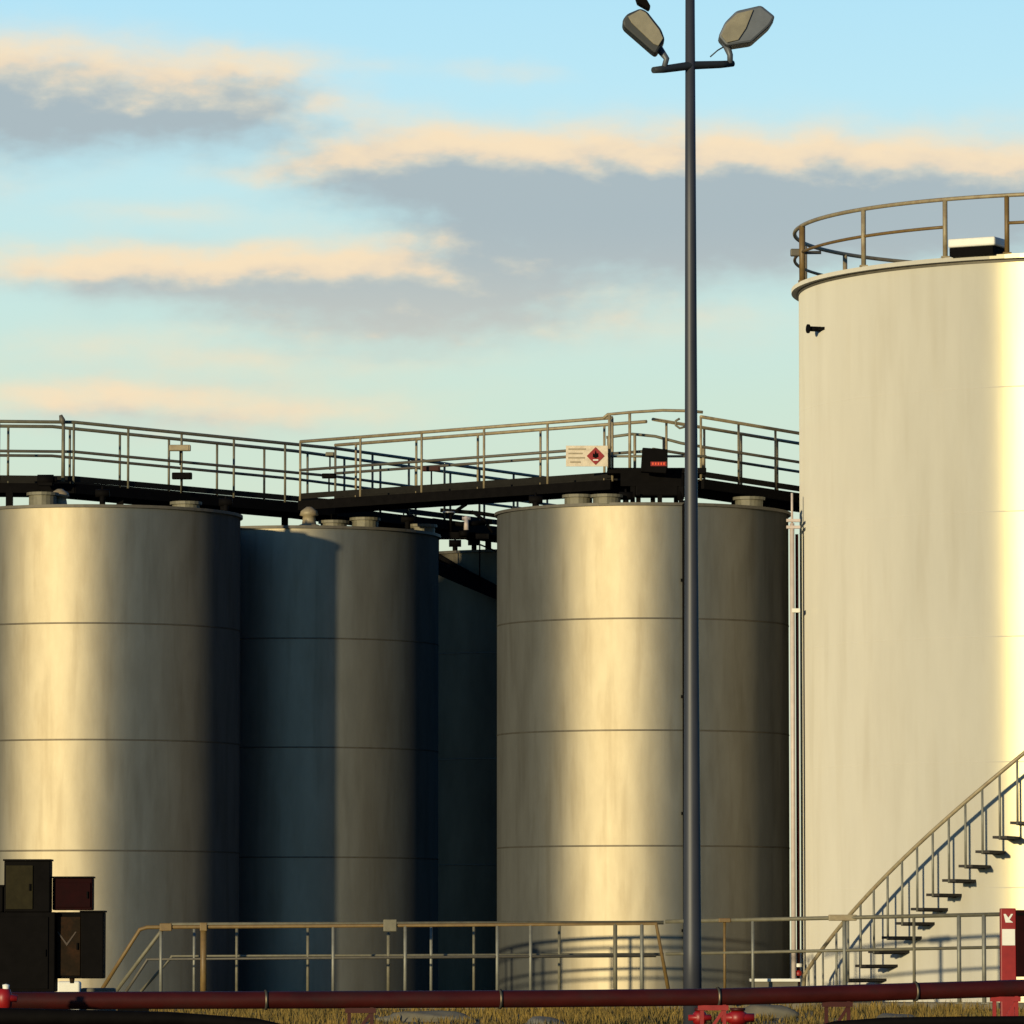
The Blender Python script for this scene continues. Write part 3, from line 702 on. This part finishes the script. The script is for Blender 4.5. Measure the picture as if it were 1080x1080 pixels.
# cloud density group: inputs U (degrees azimuth), V (degrees elevation)
DEG = 180 / math.pi
def ua(x): return (x - 540) / F * DEG
def va(y): return (1000 - y) / F * DEG
def ws(px): return px / F * DEG
gt = bpy.data.node_groups.new('cloud_density', 'ShaderNodeTree')
gt.interface.new_socket('U', in_out='INPUT', socket_type='NodeSocketFloat')
gt.interface.new_socket('V', in_out='INPUT', socket_type='NodeSocketFloat')
gt.interface.new_socket('Density', in_out='OUTPUT', socket_type='NodeSocketFloat')
gi = gt.nodes.new('NodeGroupInput'); go = gt.nodes.new('NodeGroupOutput')
cv = gt.nodes.new('ShaderNodeCombineXYZ')
gt.links.new(gi.outputs['U'], cv.inputs[0]); gt.links.new(mth(gt, 'MULTIPLY', gi.outputs['V'], 2.0), cv.inputs[1])
def noise(scale, detail, rough, loc):
    a = gt.nodes.new('ShaderNodeVectorMath'); a.operation = 'ADD'; a.inputs[1].default_value = loc
    gt.links.new(cv.outputs[0], a.inputs[0])
    n = gt.nodes.new('ShaderNodeTexNoise'); n.inputs['Scale'].default_value = scale; n.inputs['Detail'].default_value = detail; n.inputs['Roughness'].default_value = rough
    gt.links.new(a.outputs[0], n.inputs['Vector']); return n.outputs['Fac']
n1 = noise(.9, 4, .55, (3, 1, 0)); n2 = noise(1.1, 4, .55, (13, 7, 4)); n3 = noise(2.0, 6, .52, (5, 5, 5))
U = mth(gt, 'ADD', gi.outputs['U'], mth(gt, 'MULTIPLY', mth(gt, 'SUBTRACT', n1, .5), 1.3))
V = mth(gt, 'ADD', gi.outputs['V'], mth(gt, 'MULTIPLY', mth(gt, 'SUBTRACT', n2, .5), .36))
blobs = [(20, 105, 190, 52, 1.6), (225, 115, 105, 22, .9), (275, 70, 62, 16, .6), (390, 68, 50, 9, .25), (530, 78, 62, 13, .5),
         (430, 172, 100, 28, 1.0), (640, 190, 200, 46, 1.35), (890, 205, 220, 50, 1.4), (1120, 215, 120, 42, 1.1), (760, 262, 230, 36, .7), (520, 240, 120, 34, .4),
         (170, 228, 90, 13, .45), (290, 186, 70, 11, .4), (110, 288, 150, 24, 1.0), (320, 296, 190, 26, .95), (480, 285, 120, 26, .35),
         (400, 338, 150, 20, .7), (330, 380, 200, 14, .4), (640, 345, 240, 26, .5), (100, 365, 140, 18, .4), (250, 410, 300, 22, .3), (520, 310, 160, 22, .35), (60, 425, 110, 18, .75), (270, 442, 150, 24, .75), (-220, 200, 150, 40, .9), (1350, 120, 160, 40, .8)]
cu = gt.nodes.new('ShaderNodeCombineXYZ'); gt.links.new(U, cu.inputs[0]); gt.links.new(V, cu.inputs[1])
acc = None
for (cx, cy, rx, ry, wt) in blobs:
    a = gt.nodes.new('ShaderNodeVectorMath'); a.operation = 'MULTIPLY_ADD'; gt.links.new(cu.outputs[0], a.inputs[0])
    a.inputs[1].default_value = (1 / ws(rx), 1 / ws(ry), 0); a.inputs[2].default_value = (-ua(cx) / ws(rx), -va(cy) / ws(ry), 0)
    q_ = gt.nodes.new('ShaderNodeVectorMath'); q_.operation = 'DOT_PRODUCT'; gt.links.new(a.outputs[0], q_.inputs[0]); gt.links.new(a.outputs[0], q_.inputs[1])
    e_ = mth(gt, 'POWER', .52, q_.outputs['Value'])
    acc = mth(gt, 'MULTIPLY', e_, wt) if acc is None else mth(gt, 'MULTIPLY_ADD', e_, wt, acc)
acc = mth(gt, 'MULTIPLY', acc, mth(gt, 'ADD', mth(gt, 'MULTIPLY', n3, 1.0), .5))
gt.links.new(acc, go.inputs['Density'])
tc = N.new('ShaderNodeTexCoord'); sp = N.new('ShaderNodeSeparateXYZ'); Lk.new(tc.outputs['Generated'], sp.inputs[0])
u = mth(nt, 'MULTIPLY', mth(nt, 'ARCTAN2', sp.outputs[0], sp.outputs[1]), DEG)
v = mth(nt, 'MULTIPLY', mth(nt, 'ARCSINE', sp.outputs[2]), DEG)
def dens(dv, du=0):
    g = N.new('ShaderNodeGroup'); g.node_tree = gt
    Lk.new(mth(nt, 'ADD', u, du), g.inputs[0]); Lk.new(mth(nt, 'ADD', v, dv), g.inputs[1]); return g.outputs[0]
d0 = dens(0); d1 = dens(ws(26), -ws(8))
alpha = sstep(nt, d0, .08, 1.3)
shade0 = sstep(nt, mth(nt, 'SUBTRACT', mth(nt, 'MULTIPLY', d1, 1.45), mth(nt, 'MULTIPLY', d0, .42)), .05, 1.5)
shade = mth(nt, 'MULTIPLY', shade0, sstep(nt, v, 5.6, 7.4, .62, 1.0))
def ramp(v, stops):
    r_ = N.new('ShaderNodeValToRGB'); e = r_.color_ramp.elements
    while len(e) < len(stops): e.new(.5)
    for k, (p, c_) in enumerate(stops): e[k].position = p; e[k].color = c_
    Lk.new(v, r_.inputs[0]); return r_.outputs[0]
base = ramp(mth(nt, 'DIVIDE', v, 10.0), [(0, lin(222, 224, 190)), (.35, lin(216, 226, 200)), (.55, lin(206, 230, 215)), (.72, lin(196, 232, 234)), (.86, lin(188, 232, 246)), (1, lin(176, 226, 248))])
cloud = ramp(shade, [(0, lin(250, 226, 190)), (.3, lin(236, 217, 190)), (.62, lin(204, 204, 194)), (1, lin(170, 184, 190))])
mx = N.new('ShaderNodeMix'); mx.data_type = 'RGBA'; Lk.new(mth(nt, 'MULTIPLY', alpha, .95), mx.inputs['Factor']); Lk.new(base, mx.inputs['A']); Lk.new(cloud, mx.inputs['B'])
sc = N.new('ShaderNodeVectorMath'); sc.operation = 'SCALE'; sc.inputs['Scale'].default_value = 1 / STR; Lk.new(mx.outputs['Result'], sc.inputs[0])
# low cloud band kept narrow to dim the fill; elsewhere Nishita tinted blue
mask = mth(nt, 'MULTIPLY', sstep(nt, v, 11, 20, 1, 0), sstep(nt, mth(nt, 'ABSOLUTE', u), 18, 36, 1, 0))
m2 = N.new('ShaderNodeMix'); m2.data_type = 'RGBA'; Lk.new(mask, m2.inputs['Factor']); tn = N.new('ShaderNodeVectorMath'); tn.operation = 'MULTIPLY'; tn.inputs[1].default_value = (.58, .90, 1.12); Lk.new(sky.outputs[0], tn.inputs[0]); Lk.new(tn.outputs[0], m2.inputs['A']); Lk.new(sc.outputs[0], m2.inputs['B'])
Lk.new(m2.outputs['Result'], bg.inputs['Color'])

# ------------------------------------------------------------------ sun
sd = bpy.data.lights.new('sun', 'SUN'); sd.energy = 4.4; sd.angle = R(1.4); sd.color = (1, .83, .49)
so = bpy.data.objects.new('sun', sd); COL.objects.link(so)
dirv = Vector((math.sin(AZ) * math.cos(EL), math.cos(AZ) * math.cos(EL), -math.sin(EL)))
so.rotation_euler = dirv.to_track_quat('-Z', 'Y').to_euler(); so.location = (-40, -40, 30)

# ------------------------------------------------------------------ camera
cd = bpy.data.cameras.new('camera'); cam = bpy.data.objects.new('camera', cd); COL.objects.link(cam)
cd.sensor_width = 36; cd.lens = 36 * F / 1080; cd.clip_start = .5; cd.clip_end = 8000
cam.location = (0, 0, CAMZ); cam.rotation_euler = (R(90) + PITCH, 0, 0)
SC.camera = cam
SC.render.resolution_x = SC.render.resolution_y = 1024
SC.view_settings.view_transform = 'Standard'; SC.view_settings.look = 'None'; SC.view_settings.exposure = 0
